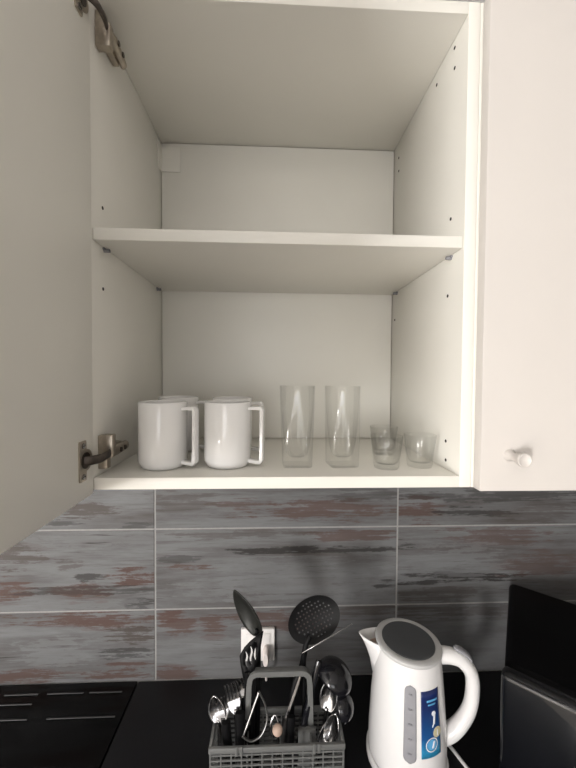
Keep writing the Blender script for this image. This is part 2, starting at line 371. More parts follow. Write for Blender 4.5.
def hinge(zc, flip):
    h = empty('hinge', Vector((0, 0, 0))); h.parent = cab; h.location = Vector((.0018, YF-.034, zc+ZB))-O
    o = Vector((.0018, YF-.03, zc))          # local origin : on the door face
    def hb(name, p0, p1, mat, bev=.0008, rot=None):
        bm = bmesh.new(); box(bm, p0, p1, bev, 2, rot); return fin(bm, name, mat, h)
    # cup flange screwed to the door, with the dark cup
    bm = bmesh.new()
    pr = []
    for i in range(24):
        a = 2*pi*i/24; yy = max(-.0085, min(.0085, .015*cos(a)))
        pr.append((yy-.0, .028*(1 if sin(a) > 0 else -1)*min(1, abs(sin(a))*1.25)))
    loft(bm, [[Vector((0, y, z)) for y, z in pr], [Vector((.0022, y, z)) for y, z in pr]])
    lathe_pts = [ring((0, .009, 0), .0155, 24, Vector((0, 1, 0)), Vector((0, 0, 1))), ring((.0018, .009, 0), .0155, 24, Vector((0, 1, 0)), Vector((0, 0, 1)))]
    loft(bm, lathe_pts); fin(bm, 'cup_flange', 'nickel', h)
    disc('hinge_cup', (.0018, .006, 0), .0115, (1, 0, 0), 'nickel_dark', h, .0012, Vector((0, 0, 0)), 20)
    for s in (-1, 1):
        sc = disc('screw', (.0022, -.0003, s*.0215), .0038, (1, 0, 0), 'steel', h, .0016, Vector((0, 0, 0)), 14)
        bm = bmesh.new(); box(bm, (.0038, -.0032, s*.0215-.0005), (.0043, .0026, s*.0215+.0005)); fin(bm, 'slot_shade', 'hole_shade', sc)  # dark bar on the screw head painted as slot shade
    # curved arm
    bm = bmesh.new(); tube(bm, catmull([(.001, .002, 0), (.010, .006, 0), (.017, .018, 0), (.018, .034, .001), (.016, .052, .001)], 6), .0062, 12, sx=.42, sy=1.05, hint=Vector((0, 0, 1)))
    fin(bm, 'arm', 'nickel_dark', h)
    # mounting plate on the cabinet side, wings and clip
    bm = bmesh.new()
    box(bm, (-.0014, .0475, -.0235), (.012, .0605, .0275), .001)
    box(bm, (.004, .046, -.006), (.021, .060, .029), .0025)
    box(bm, (-.0014, .058, -.010), (.010, .106, .010), .002)
    fin(bm, 'mounting_plate', 'nickel', h)
    bm = bmesh.new(); tube(bm, [(.0105, .050, .001), (.0155, .07, .001), (.013, .112, .001)], .0095, 12, sx=.75, sy=1, hint=Vector((0, 0, 1)), rad=lambda t: 1-.2*t)
    fin(bm, 'arm_cover', 'nickel', h)
    for y in (.074, .093): disc('screw', (.019 if y < .08 else .0175, y, .001), .0038, (1, 0, 0), 'nickel_dark', h, .004, Vector((0, 0, 0)), 12)
    if flip: h.rotation_euler = (0, 0, 0); h.scale = (1, 1, -1)
    return h
hinge(.051, False); hinge(.684, True)

cab2 = tag(empty('wall_cabinet', (.877, -.17, ZB)), 'closed white wall cabinet with a round knob on its door', 'cabinet')
O2 = Vector((.877, -.17, ZB))
def cb2(name, p0, p1, mat='laminate', par=None, bev=.0012): return obox(name, Vector(p0)+Vector((0, 0, ZB)), Vector(p1)+Vector((0, 0, ZB)), mat, par or cab2, bev, org=O2)
X0, X1 = W+.0185, 1.172
bm = bmesh.new()
for p0, p1 in (((X0, YF, 0), (X0+.018, -.0012, .732)), ((X1-.018, YF, 0), (X1, -.0012, .732)), ((X0+.018, YF, 0), (X1-.018, -.0012, .018)), ((X0+.018, YF, .714), (X1-.018, -.0012, .732)), ((X0+.018, -.012, .018), (X1-.018, -.0012, .714))):
    box(bm, Vector(p0)+Vector((0, 0, ZB))-O2, Vector(p1)+Vector((0, 0, ZB))-O2, .001)
fin(bm, 'carcass', 'laminate', cab2)
d2 = cb2('door', (X0+.0022, YF-.0200, .000), (X1-.002, YF-.0015, .7305), 'door', bev=.0022)
kc = Vector((.6195, YF-.0200, ZB+.0545))-O2
bm = bmesh.new(); prof = [(r_*1.14, y_*1.28) for r_, y_ in [(.0080, .0), (.0075, -.002), (.0052, -.007), (.0052, -.012), (.0072, -.018), (.0088, -.022), (.0092, -.0245), (.0088, -.026), (.0078, -.0262), (.0055, -.0246), (.001, -.0238)]]
loft(bm, [ring(kc+Vector((0, y, 0)), r, 28, Vector((1, 0, 0)), Vector((0, 0, 1))) for r, y in prof]); fin(bm, 'knob', 'door', d2)

# ------------------------------------------------------------------ mugs
def make_mug():
    r = empty('mug', (0, 0, 0)); H, R = .1085, .0392
    bm = bmesh.new()
    prof = [(.024, .0), (.031, .0002), (.0345, .0018), (.0366, .006), (R, .012), (R, .05), (R, H-.003), (R-.0006, H-.0008), (R-.0017, H), (R-.003, H-.0009), (R-.0034, H-.004), (R-.0036, .05), (R-.004, .014), (R-.008, .007), (.012, .0055)]
    lathe(bm, prof, 48); fin(bm, 'cup', 'ceramic', r, angle=60)
    bm = bmesh.new()
    hp = [(R-.0012, .0975), (R+.010, .0985), (R+.0195, .0985), (R+.0215, .0962), (R+.0217, .07), (R+.0215, .035), (R+.0208, .0105), (R+.0185, .0082), (R+.008, .0088), (R-.0012, .0100)]
    t = .0052; rings = []
    pts = [Vector((x, 0, z)) for x, z in hp]
    for i, p in enumerate(pts):
        d = (pts[min(i+1, 9)]-pts[max(i-1, 0)]).normalized(); nrm = Vector((d.z, 0, -d.x)); w = .0066
        k = 1.18 if i in (2, 3, 6, 7) else 1
        rings.append([p+nrm*(t*k*.55*a)+Vector((0, w*b, 0)) for a, b in ((1, .8), (.8, 1), (-.8, 1), (-1, .8), (-1, -.8), (-.8, -1), (.8, -1), (1, -.8))])
    loft(bm, rings); fin(bm, 'handle', 'ceramic', r, angle=40)
    return r
mug = make_mug()
spots = [((.0815, -.2660), -18, 'white square-handled mug in front, next to the cabinet door hinge'),
         ((.1885, -.2600), -14, 'white square-handled mug in front, on the side of the tall glasses'),
         ((.0745, -.142), -8, 'white mug in the rear row, behind the mug next to the hinge'),
         ((.1845, -.160), -16, 'white mug in the rear row, behind the mug beside the tall glasses')]
for i, ((x, y), a, lab) in enumerate(spots):
    o = mug if i == 0 else copy_tree(mug)
    o.location = (x, y, ZS+.0002); o.rotation_euler.z = RAD(a); tag(o, lab, 'mug', 'white mugs on the cabinet floor')

# ------------------------------------------------------------------ glasses
def sq_ring(z, half, k, n=48):
    """superellipse ring: k=2 circle, larger = squarer"""
    out = []
    for i in range(n):
        a = 2*pi*i/n; c, s = cos(a), sin(a); r = (abs(c)**k+abs(s)**k)**(-1/k)
        out.append(Vector((half*r*c, half*r*s, z)))
    return out
def tall_glass():
    bm = bmesh.new(); H = .136
    outer = [(0, .0212, 7), (.0012, .0222, 7), (.02, .0226, 6.5), (.05, .0240, 4.5), (.075, .0252, 3.2), (.10, .0262, 2.5), (.12, .0270, 2.1), (H-.001, .0275, 2), (H, .0271, 2)]
    inner = [(H-.001, .0264, 2), (.12, .0258, 2.1), (.09, .0243, 2.3), (.06, .0222, 2.4), (.035, .0195, 2.4), (.02, .0165, 2.2), (.0155, .012, 2), (.0145, .004, 2)]
    loft(bm, [sq_ring(z, h*1.10, k) for z, h, k in outer] + [sq_ring(z, h*1.10, k) for z, h, k in inner])
    return fin(bm, 'tall_glass', 'glass', angle=70)
g = tall_glass(); g2 = g.copy(); COL.objects.link(g2)
for o, x, a, lab in ((g, .3070, 2, 'tall clear square-footed glass on the side of the mugs'), (g2, .3850, 7, 'tall clear square-footed glass on the side of the shot glasses')):
    o.location = (x, -.2610, ZS+.0002); o.rotation_euler.z = RAD(a); tag(o, lab, 'glass', 'tall glasses on the cabinet floor')
def shot_glass():
    bm = bmesh.new(); H = .0545
    prof = [(.0155, 0), (.0178, .0006), (.0185, .002), (.0195, .012), (.0215, .03), (.0243, H-.0006), (.0239, H), (.0233, H-.0006), (.0206, .03), (.0180, .013), (.0150, .0085), (.004, .0075)]
    lathe(bm, [(r_*1.10, z_) for r_, z_ in prof], 40); return fin(bm, 'shot_glass', 'glass', angle=60)
s0 = shot_glass()
for i, (x, y, lab) in enumerate(((.4560, -.2830, 'short clear shot glass in front, next to the tall glasses'), (.5165, -.2740, 'short clear shot glass close to the cabinet side wall'), (.4840, -.1800, 'short clear shot glass standing behind the other two shot glasses'))):
    o = s0
    if i: o = s0.copy(); COL.objects.link(o)
    o.location = (x, y, ZS+.0002); tag(o, lab, 'glass', 'shot glasses on the cabinet floor')

# ------------------------------------------------------------------ socket and plug
so = tag(empty('wall_socket', (.2315, -.0003, ZB-.4955)), 'white wall socket on the tiles behind the cutlery basket', 'socket')
obox('plate', (-.0415, -.011, -.0405), (.0415, 0, .0405), 'socket', so, .003)
obox('insert', (-.030, -.0135, -.030), (.030, -.0105, .030), 'socket', so, .0015)
pl = tag(empty('power_plug', (.2515, -.0142, ZB-.512)), 'small pale plug sitting in the wall socket', 'plug')
bm = bmesh.new(); loft(bm, [sq_ring(z, h, 3, 24) for z, h in ((0, .0085), (.008, .0095), (.018, .0085), (.024, .006))])
for v in bm.verts: v.co = Vector((v.co.x*.85, -v.co.z, v.co.y*2.3))
fin(bm, 'plug_body', 'cream', pl)
bm = bmesh.new(); tube(bm, catmull([(0, -.018, -.018), (.001, -.026, -.03), (.0012, -.012, -.046), (.0015, -.005, -.064)], 6), .003, 10); fin(bm, 'plug_cord', 'cream', pl)

# ------------------------------------------------------------------ kettle
KX, KY = .5355, -.190
ket = tag(empty('electric_kettle', (KX, KY, ZC)), 'white electric kettle with smoked grey lid and blue sticker beside the basket', 'kettle')
HA = RAD(-14)                                   # azimuth of the handle; the spout is opposite
def rb(z):                                      # body radius
    pts = [(0, .0735), (.02, .0745), (.06, .0735), (.12, .0700), (.18, .0650), (.215, .0615), (.235, .0595)]
    for (a, ra), (b_, rb_) in zip(pts, pts[1:]):
        if z <= b_: return ra+(rb_-ra)*(z-a)/(b_-a)
    return pts[-1][1]
bm = bmesh.new(); lathe(bm, [(.068, .016)]+[(rb(z), z) for z in [.018+.0106*i for i in range(20)]]+[(.0600, .2275), (.0575, .2285)], 56); fin(bm, 'body', 'plastic_white', ket, angle=50)
bm = bmesh.new(); lathe(bm, [(.076, .0003), (.078, .002), (.078, .010), (.074, .014), (.060, .0155)], 48); fin(bm, 'power_base', 'plastic_white', ket)
TL = Matrix.Rotation(RAD(3.0), 3, Vector((cos(HA+pi/2), sin(HA+pi/2), 0)))
def lidpart(name, prof, mat, n=56):
    bm = bmesh.new(); lathe(bm, prof, n)
    for v in bm.verts: v.co = TL @ (v.co-Vector((0, 0, .23)))+Vector((0, 0, .23))
    return fin(bm, name, mat, ket, angle=40)
lidpart('lid_ring', [(.0560, .226), (.0615, .2275), (.0632, .231), (.0625, .2345), (.0600, .2362), (.0530, .2366), (.0505, .2362), (.0495, .2335)], 'plastic_ring')
lidpart('lid', [(.0502, .2335), (.0500, .2362), (.0490, .2372), (.042, .2378), (.02, .2383), (.001, .2384)], 'lid_grey')
# spout: open lip
SA = HA+pi; sd = Vector((cos(SA), sin(SA), 0)); sn = Vector((-sin(SA), cos(SA), 0))
bm = bmesh.new(); rings = []
for z, out, wd_ in ((.160, .0675, .010), (.185, .0720, .018), (.205, .0790, .0235), (.222, .0870, .0265), (.2335, .0950, .0270)):
    row = []
    for i in range(15):
        t = -1+2*i/14; base = .052
        row.append(sd*(base+(out-base)*(1-abs(t)**1.7))+sn*(wd_*t)*(1-.0*abs(t))+Vector((0, 0, z+.003*(1-abs(t)))))
    rings.append(row)
loft(bm, rings, False, False, closed=False)
o = fin(bm, 'spout', 'plastic_white', ket, angle=60); md = o.modifiers.new('shell', 'SOLIDIFY'); md.thickness = .0022; md.offset = 0
bm = bmesh.new(); bm.faces.new([bm.verts.new(p) for p in [sd*(.056+(x-.056)*.9)+sn*y+Vector((0, 0, .214)) for x, y in ((.056, -.021), (.070, -.017), (.079, -.006), (.081, 0), (.079, .006), (.070, .017), (.056, .021))]])
g_ = bmesh.ops.extrude_face_region(bm, geom=bm.faces[:]); bmesh.ops.translate(bm, verts=[v for v in g_['geom'] if isinstance(v, bmesh.types.BMVert)], vec=(0, 0, .001)); fin(bm, 'spout_strainer', 'spout_in', ket)
# handle
hd = Vector((cos(HA), sin(HA), 0)); hn = Vector((-sin(HA), cos(HA), 0))
def hp(r, z): return hd*r+Vector((0, 0, z))
bm = bmesh.new()
path = catmull([hp(.050, .214), hp(.078, .217), hp(.100, .210), hp(.1165, .188), hp(.1195, .155), hp(.1145, .120), hp(.101, .090), hp(.084, .068), hp(.066, .056)], 6)
tube(bm, path, .0142, 18, sx=.95, sy=1.05, hint=hn, rad=lambda t: 1.12-.25*math.sin(pi*t)+.12*t); fin(bm, 'handle', 'plastic_white', ket, angle=60)
bm = bmesh.new(); path2 = catmull([hp(.084, .2345), hp(.096, .2315), hp(.109, .2235), hp(.1185, .2115)], 5)
tube(bm, path2, .0085, 14, sx=.45, sy=1.05, hint=hn, rad=lambda t: (max(.05, 1-(2*t-1)**4))**.5); fin(bm, 'switch', 'gauge', ket, angle=60)
def patch(name, a0, a1, z0, z1, mat, off=.0006, par=None, na=10, nz=10, rounded=False, skew=0):
    bm = bmesh.new(); rows = []
    for j in range(nz+1):
        z = z0+(z1-z0)*j/nz; am = (a0+a1)/2; ha = (a1-a0)/2
        if rounded:
            rr = ha*rb(z); dz = min(z-z0, z1-z); k = math.sqrt(max(.02, 1-((rr-dz)/rr)**2)) if dz < rr else 1
        else: k = 1
        rows.append([Vector(((rb(z)+off)*cos(am+ha*k*(2*i/na-1)+skew*(j/nz)), (rb(z)+off)*sin(am+ha*k*(2*i/na-1)+skew*(j/nz)), z)) for i in range(na+1)])
    loft(bm, rows, False, False, closed=False)
    o = fin(bm, name, mat, par or ket); md = o.modifiers.new('t', 'SOLIDIFY'); md.thickness = .0006; md.offset = 0
    return o
VA = math.atan2(CAM.y-KY, CAM.x-KX)            # azimuth facing the photographer
ga = VA+RAD(5)
gg = patch('water_gauge', ga-.155, ga+.155, .064, .198, 'gauge', .0008, nz=40, rounded=True)
for i in range(5): patch('gauge_mark', ga-.05, ga+.05, .080+i*.0255, .0825+i*.0255, 'gauge_mark', .0015, gg, 3, 1)
SD = .022; stk = patch('sticker', VA+RAD(21), VA+RAD(54), .052+SD, .167+SD, 'sticker', .0008, na=12)
def blob(name, a, z, r, mat, inner=None):
    bm = bmesh.new(); n = 20
    def P(rr, t, off): 
        zz = z+rr*sin(t); aa = a+rr*cos(t)/rb(z); return Vector(((rb(zz)+off)*cos(aa), (rb(zz)+off)*sin(aa), zz))
    if inner is None: loft(bm, [[P(r, 2*pi*i/n, .0012) for i in range(n)], [P(r, 2*pi*i/n, .0018) for i in range(n)]])
    else: loft(bm, [[P(r, 2*pi*i/n, .0018) for i in range(n)], [P(inner, 2*pi*i/n, .0018) for i in range(n)]], False, False)
    return fin(bm, name, mat, stk)
blob('emblem_ring', VA+RAD(37), SD+.0745, .0125, 'tag_white', .0108); blob('emblem', VA+RAD(37), SD+.0745, .0095, 'tag_blue')
patch('emblem_mark', VA+RAD(36.5), VA+RAD(39.5), SD+.0690, SD+.0805, 'tag_white', .0022, stk, 3, 4, skew=.05)
blob('badge', VA+RAD(47), SD+.093, .0090, 'tag_yellow')
patch('badge_mark', VA+RAD(46.3), VA+RAD(47.4), SD+.0875, SD+.0985, 'tag_white', .0022, stk, 2, 3)
blob('figure_head', VA+RAD(41.5), SD+.127, .0042, 'tag_white'); patch('figure_body', VA+RAD(40), VA+RAD(43.5), SD+.108, SD+.124, 'tag_white', .0014, stk, 4, 6, skew=.02)
patch('figure_leg', VA+RAD(38), VA+RAD(39.8), SD+.104, SD+.112, 'tag_white', .0014, stk, 3, 3, skew=.05)
patch('print_line', VA+RAD(30), VA+RAD(50), SD+.148, SD+.1515, 'tag_blue', .0014, stk, 8, 1); patch('print_line', VA+RAD(32), VA+RAD(46), SD+.142, SD+.1445, 'tag_blue', .0014, stk, 8, 1)
bm = bmesh.new(); tube(bm, catmull([(.060, .034, .0050), (.078, .030, .0065), (.093, .010, .0050), (.105, -.022, .0037), (.122, -.075, .0036), (.16, -.20, .0036), (.20, -.36, .0036)], 8), .0034, 10); fin(bm, 'cord', 'plastic_white', ket)

# ------------------------------------------------------------------ microwave, turned into the corner
MP = Vector((.6584, -.2866)); ang = RAD(-43)
fx = Vector((cos(ang), sin(ang))); fy = Vector((-sin(ang), cos(ang)))       # along the front, into the corner
mw = tag(empty('microwave_oven', (MP.x, MP.y, ZC), ang), 'black microwave oven turned across the corner beside the kettle', 'microwave')
MWW, MWD, MWH = .46, .326, .25
cas = obox('casing', (.006, .030, .010), (MWW-.006, MWD, MWH), 'micro', mw, .012, 3)
for v in cas.data.vertices:                      # the casing widens a little towards the rear
    v.co.x += -.040*(v.co.y/MWD)*(1-v.co.x/MWW)
d = obox('door', (0, 0, .014), (.345, .0295, MWH+.001), 'micro_glass', mw, .011, 4)
p = obox('control_panel', (.347, 0, .014), (MWW, .0295, MWH+.001), 'micro_glass', mw, .011, 4)
for i in range(4):
    for j in range(3): obox('button', (.362+j*.028, -.0016, .05+i*.024), (.384+j*.028, .002, .066+i*.024), 'micro', p, .001, 1)
obox('display', (.362, -.0010, .178), (.444, .002, .212), 'micro', p, .001, 1)
obox('door_handle', (.318, -.020, .05), (.330, -.006, .215), 'micro', d, .004)
for z in (.055, .200): obox('handle_post', (.319, -.010, z), (.329, .003, z+.01), 'micro', d, .001, 1)
for x in (.03, MWW-.05):
    for y in (.05, MWD-.05):
        bm = bmesh.new(); lathe(bm, [(.012, .0003), (.013, .004), (.012, .0115)], 16, (x, y, 0)); fin(bm, 'foot', 'black_plastic', mw)

# ------------------------------------------------------------------ cutlery basket
BX0, BX1, BY0, BY1, BH = .1625, .3905, -.2760, -.2080, .124
BC = Vector(((BX0+BX1)/2, (BY0+BY1)/2, ZC))
bas = tag(empty('cutlery_basket', BC), 'grey plastic cutlery basket with arched handle full of utensils', 'basket')
x0, x1, y0, y1 = BX0-BC.x, BX1-BC.x, BY0-BC.y, BY1-BC.y
bm = bmesh.new()
for p0, p1 in (((x0-.003, y0-.003, BH-.010), (x1+.003, y0+.003, BH)), ((x0-.003, y1-.003, BH-.010), (x1+.003, y1+.003, BH)), ((x0-.003, y0+.003, BH-.010), (x0+.003, y1-.003, BH)), ((x1-.003, y0+.003, BH-.010), (x1+.003, y1-.003, BH))):
    box(bm, p0, p1, .0015)
fin(bm, 'rim', 'basket', bas)
for cx_ in (-.066, .067):                                       # clips on the rim
    bm = bmesh.new()
    for dx in (-.006, .002): box(bm, (cx_+dx, y0-.005, BH-.013), (cx_+dx+.005, y0-.002, BH+.003), .0008, 1)
    fin(bm, 'rim_clip', 'basket', bas)
def lattice(name, ax, c, lo, hi, nv):
    bm = bmesh.new(); t = .0011
    for k in range(12):
        z = .006+k*.0093
        if ax == 'x': box(bm, (lo, c-t, z), (hi, c+t, z+.0030))
        else: box(bm, (c-t, lo, z), (c+t, hi, z+.0030))
    for k in range(nv+1):
        q = lo+(hi-lo)*k/nv
        if ax == 'x': box(bm, (q-.0011, c-t*1.5, .002), (q+.0011, c+t*1.5, BH-.008))
        else: box(bm, (c-t*1.5, q-.0011, .002), (c+t*1.5, q+.0011, BH-.008))
    fin(bm, name, 'basket', bas, smooth=False)
lattice('front_lattice', 'x', y0, x0, x1, 13); lattice('rear_lattice', 'x', y1, x0, x1, 13)
lattice('side_lattice', 'y', x0, y0, y1, 5); lattice('side_lattice', 'y', x1, y0, y1, 5)
obox('bottom_grid', (x0, y0, .0005), (x1, y1, .004), 'basket', bas, .001)
HX0, HX1 = .2262-BC.x, .3345-BC.x
for hx in (HX0-.002, HX1+.002): obox('divider', (hx-.0012, y0+.002, .004), (hx+.0012, y1-.002, BH-.012), 'basket', bas, .0005)
obox('divider_block', (HX1-.020, y0+.030, .004), (HX1+.012, y0+.037, BH-.006), 'basket', bas, .001)
bm = bmesh.new(); hy = -.232-BC.y
hpth = [Vector((HX0-.003, hy, .06)), Vector((HX0-.003, hy, .12)), Vector((HX0-.001, hy, .190))]+[Vector((HX0+.014-.014*cos(t), hy, .200+.014*sin(t))) for t in (.4, .8, 1.2, 1.57)]
hpth += [Vector((HX1+HX0-p_.x, p_.y, p_.z)) for p_ in hpth[::-1]]
rr = []
for i, p_ in enumerate(hpth):
    t = (hpth[min(i+1, len(hpth)-1)]-hpth[max(i-1, 0)]).normalized(); n_ = Vector((-t.z, 0, t.x)); Y = Vector((0, 1, 0))
    rr.append([p_+n_*a+Y*b_ for a, b_ in ((.0052, -.006), (.0060, -.003), (.0060, .003), (.0052, .006), (-.004, .006), (-.004, .002), (-.0012, .002), (-.0012, -.002), (-.004, -.002), (-.004, -.006))])
loft(bm, rr); fin(bm, 'handle', 'basket', bas, angle=30)

# ------------------------------------------------------------------ utensils in the basket
CAMDIR = lambda p: (CAM-p).normalized()
def utensil(name, label, cat, base):
    r = empty(name, base); tag(r, label, cat, 'utensils in the cutlery basket'); r['_'] = 0; del r['_']; return r
def stem(r, name, pts, rad, mat, sx=1, sy=1, radf=None, k=6):
    bm = bmesh.new(); o = Vector(r.location); P = [Vector(p)-o for p in pts]
    hint = CAMDIR(Vector(pts[0])); 
    tube(bm, catmull(P, k), rad, 10, sx=sx, sy=sy, hint=hint, rad=radf); return fin(bm, name, mat, r, angle=60)
def spoon_head(r, name, neck, tip, nrm, width, depth, mat, th=.0014, pw=.75):
    """concave bowl from neck to tip; nrm = direction the hollow faces"""
    o = Vector(r.location); neck, tip = Vector(neck)-o, Vector(tip)-o
    L = (tip-neck); ax = L.normalized(); nrm = Vector(nrm); nrm = (nrm-ax*nrm.dot(ax)).normalized(); s = ax.cross(nrm)
    bm = bmesh.new(); rings = []; NU = 16; NV = 12
    for i in range(NU+1):
        u = i/NU; uu = .03+.968*u; w = width/2*math.sin(pi*min(1, uu)**pw)**.62; w = max(w, width*.03)
        row = []
        for j in range(NV+1):
            v = -1+2*j/NV
            row.append(neck+L*u+s*(w*v)-nrm*(depth*(1-v*v)*math.sin(pi*min(1, uu)**.9)))
        rings.append(row)
    loft(bm, rings, False, False, closed=False)
    ob = fin(bm, name, mat, r, angle=70); md = ob.modifiers.new('t', 'SOLIDIFY'); md.thickness = th; md.offset = 0; return ob
def fork_head(r, neck, tip, nrm, width, mat, tines=4):
    o = Vector(r.location); neck, tip = Vector(neck)-o, Vector(tip)-o; L = tip-neck; ax = L.normalized()
    nrm = Vector(nrm); nrm = (nrm-ax*nrm.dot(ax)).normalized(); s = ax.cross(nrm); bm = bmesh.new(); Ln = L.length
    def slab(rows):
        rr = []
        for (u, a, b_, d) in rows:
            c = neck+L*u+nrm*d; rr.append([c+s*a+nrm*.0008, c+s*b_+nrm*.0008, c+s*b_-nrm*.0008, c+s*a-nrm*.0008])
        loft(bm, rr)
    bow = lambda u: .006*math.sin(pi*u)*-1
    slab([(u, -w, w, bow(u)) for u, w in ((0, .003), (.12, width*.32), (.25, width*.47), (.40, width*.5))])
    for k in range(tines):
        c = -width/2+width*(k+.5)/tines; hw_ = width/tines*.30
        slab([(u, c-hw_*f, c+hw_*f, bow(u)) for u, f in ((.38, 1.15), (.6, 1), (.85, .85), (1, .45))])
    return fin(bm, 'fork_head', mat, r, angle=40)
def outline_plate(r, name, pts2d, holes, O3, ax, ay, mat, th=.0016, bend=None):
    """flat plate with cut-outs: outline and holes in plate coordinates"""
    bm = bmesh.new(); edges = []
    for loop in [pts2d]+holes:
        vv = [bm.verts.new((x, y, 0)) for x, y in loop]
        edges += [bm.edges.new((vv[i], vv[(i+1) % len(vv)])) for i in range(len(vv))]
    bmesh.ops.triangle_fill(bm, use_beauty=True, use_dissolve=False, edges=edges)
    nz = ax.cross(ay).normalized(); o = Vector(r.location)
    for v in bm.verts:
        x, y = v.co.x, v.co.y; v.co = O3-o+ax*x+ay*y+nz*(bend(x, y) if bend else 0)
    ob = fin(bm, name, mat, r, angle=40); md = ob.modifiers.new('t', 'SOLIDIFY'); md.thickness = th; md.offset = 0; return ob

zb = ZC+.006
def foot(u, v, y, x=None):                    # a stem foot down in the basket
    p = px(u, v, y); return Vector((p.x if x is None else x, y, zb))

# black serving spoon standing tall
b0 = Vector((.238, -.225, zb)); r = utensil('serving_spoon', 'black serving spoon with its bowl seen edge-on, standing tall before the socket', 'spoon', b0)
nk, tp = px(258, 636, -.205), px(234, 590, -.190)
stem(r, 'handle', [b0, px(258, 690, -.215), nk, nk+(tp-nk)*.10], .0042, 'black_plastic', sx=1.2, sy=.7)
spoon_head(r, 'bowl', nk, tp, Vector((-.62, -.75, -.10)), .054, .012, 'nylon', .002)
# black slotted turner
b0 = Vector((.225, -.246, zb)); r = utensil('slotted_turner', 'black turner with wavy slots leaning between spoon and basket handle', 'turner', b0)
yq = -.235
stem(r, 'handle', [b0, px(246, 715, yq), px(247, 688, yq), px(247, 672, yq)], .0038, 'black_plastic', sx=1.2, sy=.7)
c0 = px(247, 676, yq); pA, pB, pC, pD = px(239.5, 657, yq+.002), px(263.5, 633, yq+.012), px(256.5, 669, yq+.006), px(243, 676, yq)
ax = (px(260, 676, yq)-c0).normalized(); ay = Vector((0, .25, 1)).normalized(); ax = (ax-ay*ax.dot(ay)).normalized()
def loc2(p): d_ = p-c0; return (d_.dot(ax), d_.dot(ay))
def fl(u, v): return loc2(px(u, v, yq+.006*(676-v)/30))
out2 = [fl(*q_) for q_ in ((243, 678), (250, 678), (254, 672), (257.5, 663), (260, 652), (263.5, 633), (257, 637.5), (250, 643), (244, 649), (239.3, 657), (240.5, 666))]
def wavy(u0, v0, u1, v1):
    L_, R_ = [], []
    for i in range(7):
        t = i/6; u = u0+(u1-u0)*t+1.0*sin(t*6.28); v = v0+(v1-v0)*t; w = 1.0*math.sin(pi*(.12+.76*t))
        L_.append(fl(u-w, v)); R_.append(fl(u+w, v))
    return L_+R_[::-1]
outline_plate(r, 'blade', out2, [wavy(245.5, 653, 247.5, 668), wavy(250.5, 648, 251.5, 665), wavy(255.5, 643, 255.5, 661)], c0, ax, ay, 'black_plastic')
# black skimmer
b0 = Vector((.305, -.238, zb)); r = utensil('skimmer', 'round black skimmer full of small holes above the basket handle', 'skimmer', b0)
sc_ = px(314, 619.5, -.200); nk = px(306, 645, -.208)
ax = (px(330, 610, -.200)-sc_).normalized(); toc = CAMDIR(sc_); toc = (toc-ax*toc.dot(ax)).normalized()
nv = (toc*.86+Vector((0, 0, -.30))).normalized(); nv = (nv-ax*nv.dot(ax)).normalized(); ay = nv.cross(ax)
ra, rb2 = .0530, .0385
bm = bmesh.new(); cell = .0074
def SP(x, y, h=0): return sc_-b0+ax*x+ay*y+nv*(h-.007*(1-(x/ra)**2-(y/rb2)**2))
for i in range(-7, 8):
    for j in range(-7, 8):
        x, y = i*cell, j*cell
        if (x/ra)**2+(y/rb2)**2 > .80: continue
        oc = [(x+cell/2*q_, y+cell/2*w_) for q_, w_ in ((1, 0), (1, 1), (0, 1), (-1, 1), (-1, 0), (-1, -1), (0, -1), (1, -1))]
        ic = [(x+.0017*cos(k*pi/4), y+.0017*sin(k*pi/4)) for k in range(8)]
        if (x/ra)**2+(y/rb2)**2 > .62: ic = [(x+.0001*cos(k*pi/4), y+.0001*sin(k*pi/4)) for k in range(8)]
        loft(bm, [[SP(*p_) for p_ in oc], [SP(*p_) for p_ in ic]], False, False)
bmesh.ops.remove_doubles(bm, verts=bm.verts, dist=.0003)
loft(bm, [[SP(ra*k*cos(2*pi*i/48), rb2*k*sin(2*pi*i/48), h_) for i in range(48)] for k, h_ in ((.80, .0012), (.90, .0016), (1.0, .0018), (1.0, -.0008), (.80, -.0012))], False, False)
fin(bm, 'disc', 'black_plastic', r, angle=60)
stem(r, 'handle', [b0, px(292, 700, -.222), px(302, 665, -.212), nk, px(310, 636, -.2035)], .0045, 'black_plastic', sx=1.2, sy=.7)
# thin flat turner, a pale rod along its edge painted as the glint
b0 = Vector((.318, -.228, zb)); r = utensil('flat_turner', 'thin flat turner seen edge-on as a slanted bright line above the ladles', 'turner', b0)
yq = -.222; pL, pR = px(304, 652, yq), px(352, 624, yq); c0 = pL; ax = (pR-pL).normalized(); Lb = (pR-pL).length
ay = CAMDIR((pL+pR)/2); ay = (ay-ax*ay.dot(ax)).normalized()
outline_plate(r, 'blade', [(0, .004), (.004, 0), (Lb, .002), (Lb+.001, .030), (.006, .036), (0, .030)], [], c0, ax, ay, 'steel', .0014)
bm = bmesh.new(); tube(bm, [pL-b0, pR-b0], .0008, 8); fin(bm, 'edge_glint', 'plastic_ring', r)
stem(r, 'handle', [b0, px(303, 715, -.222), px(304.5, 668, -.221), px(304.5, 654, -.2235)], .0022, 'black_plastic', sx=1.2, sy=.6)
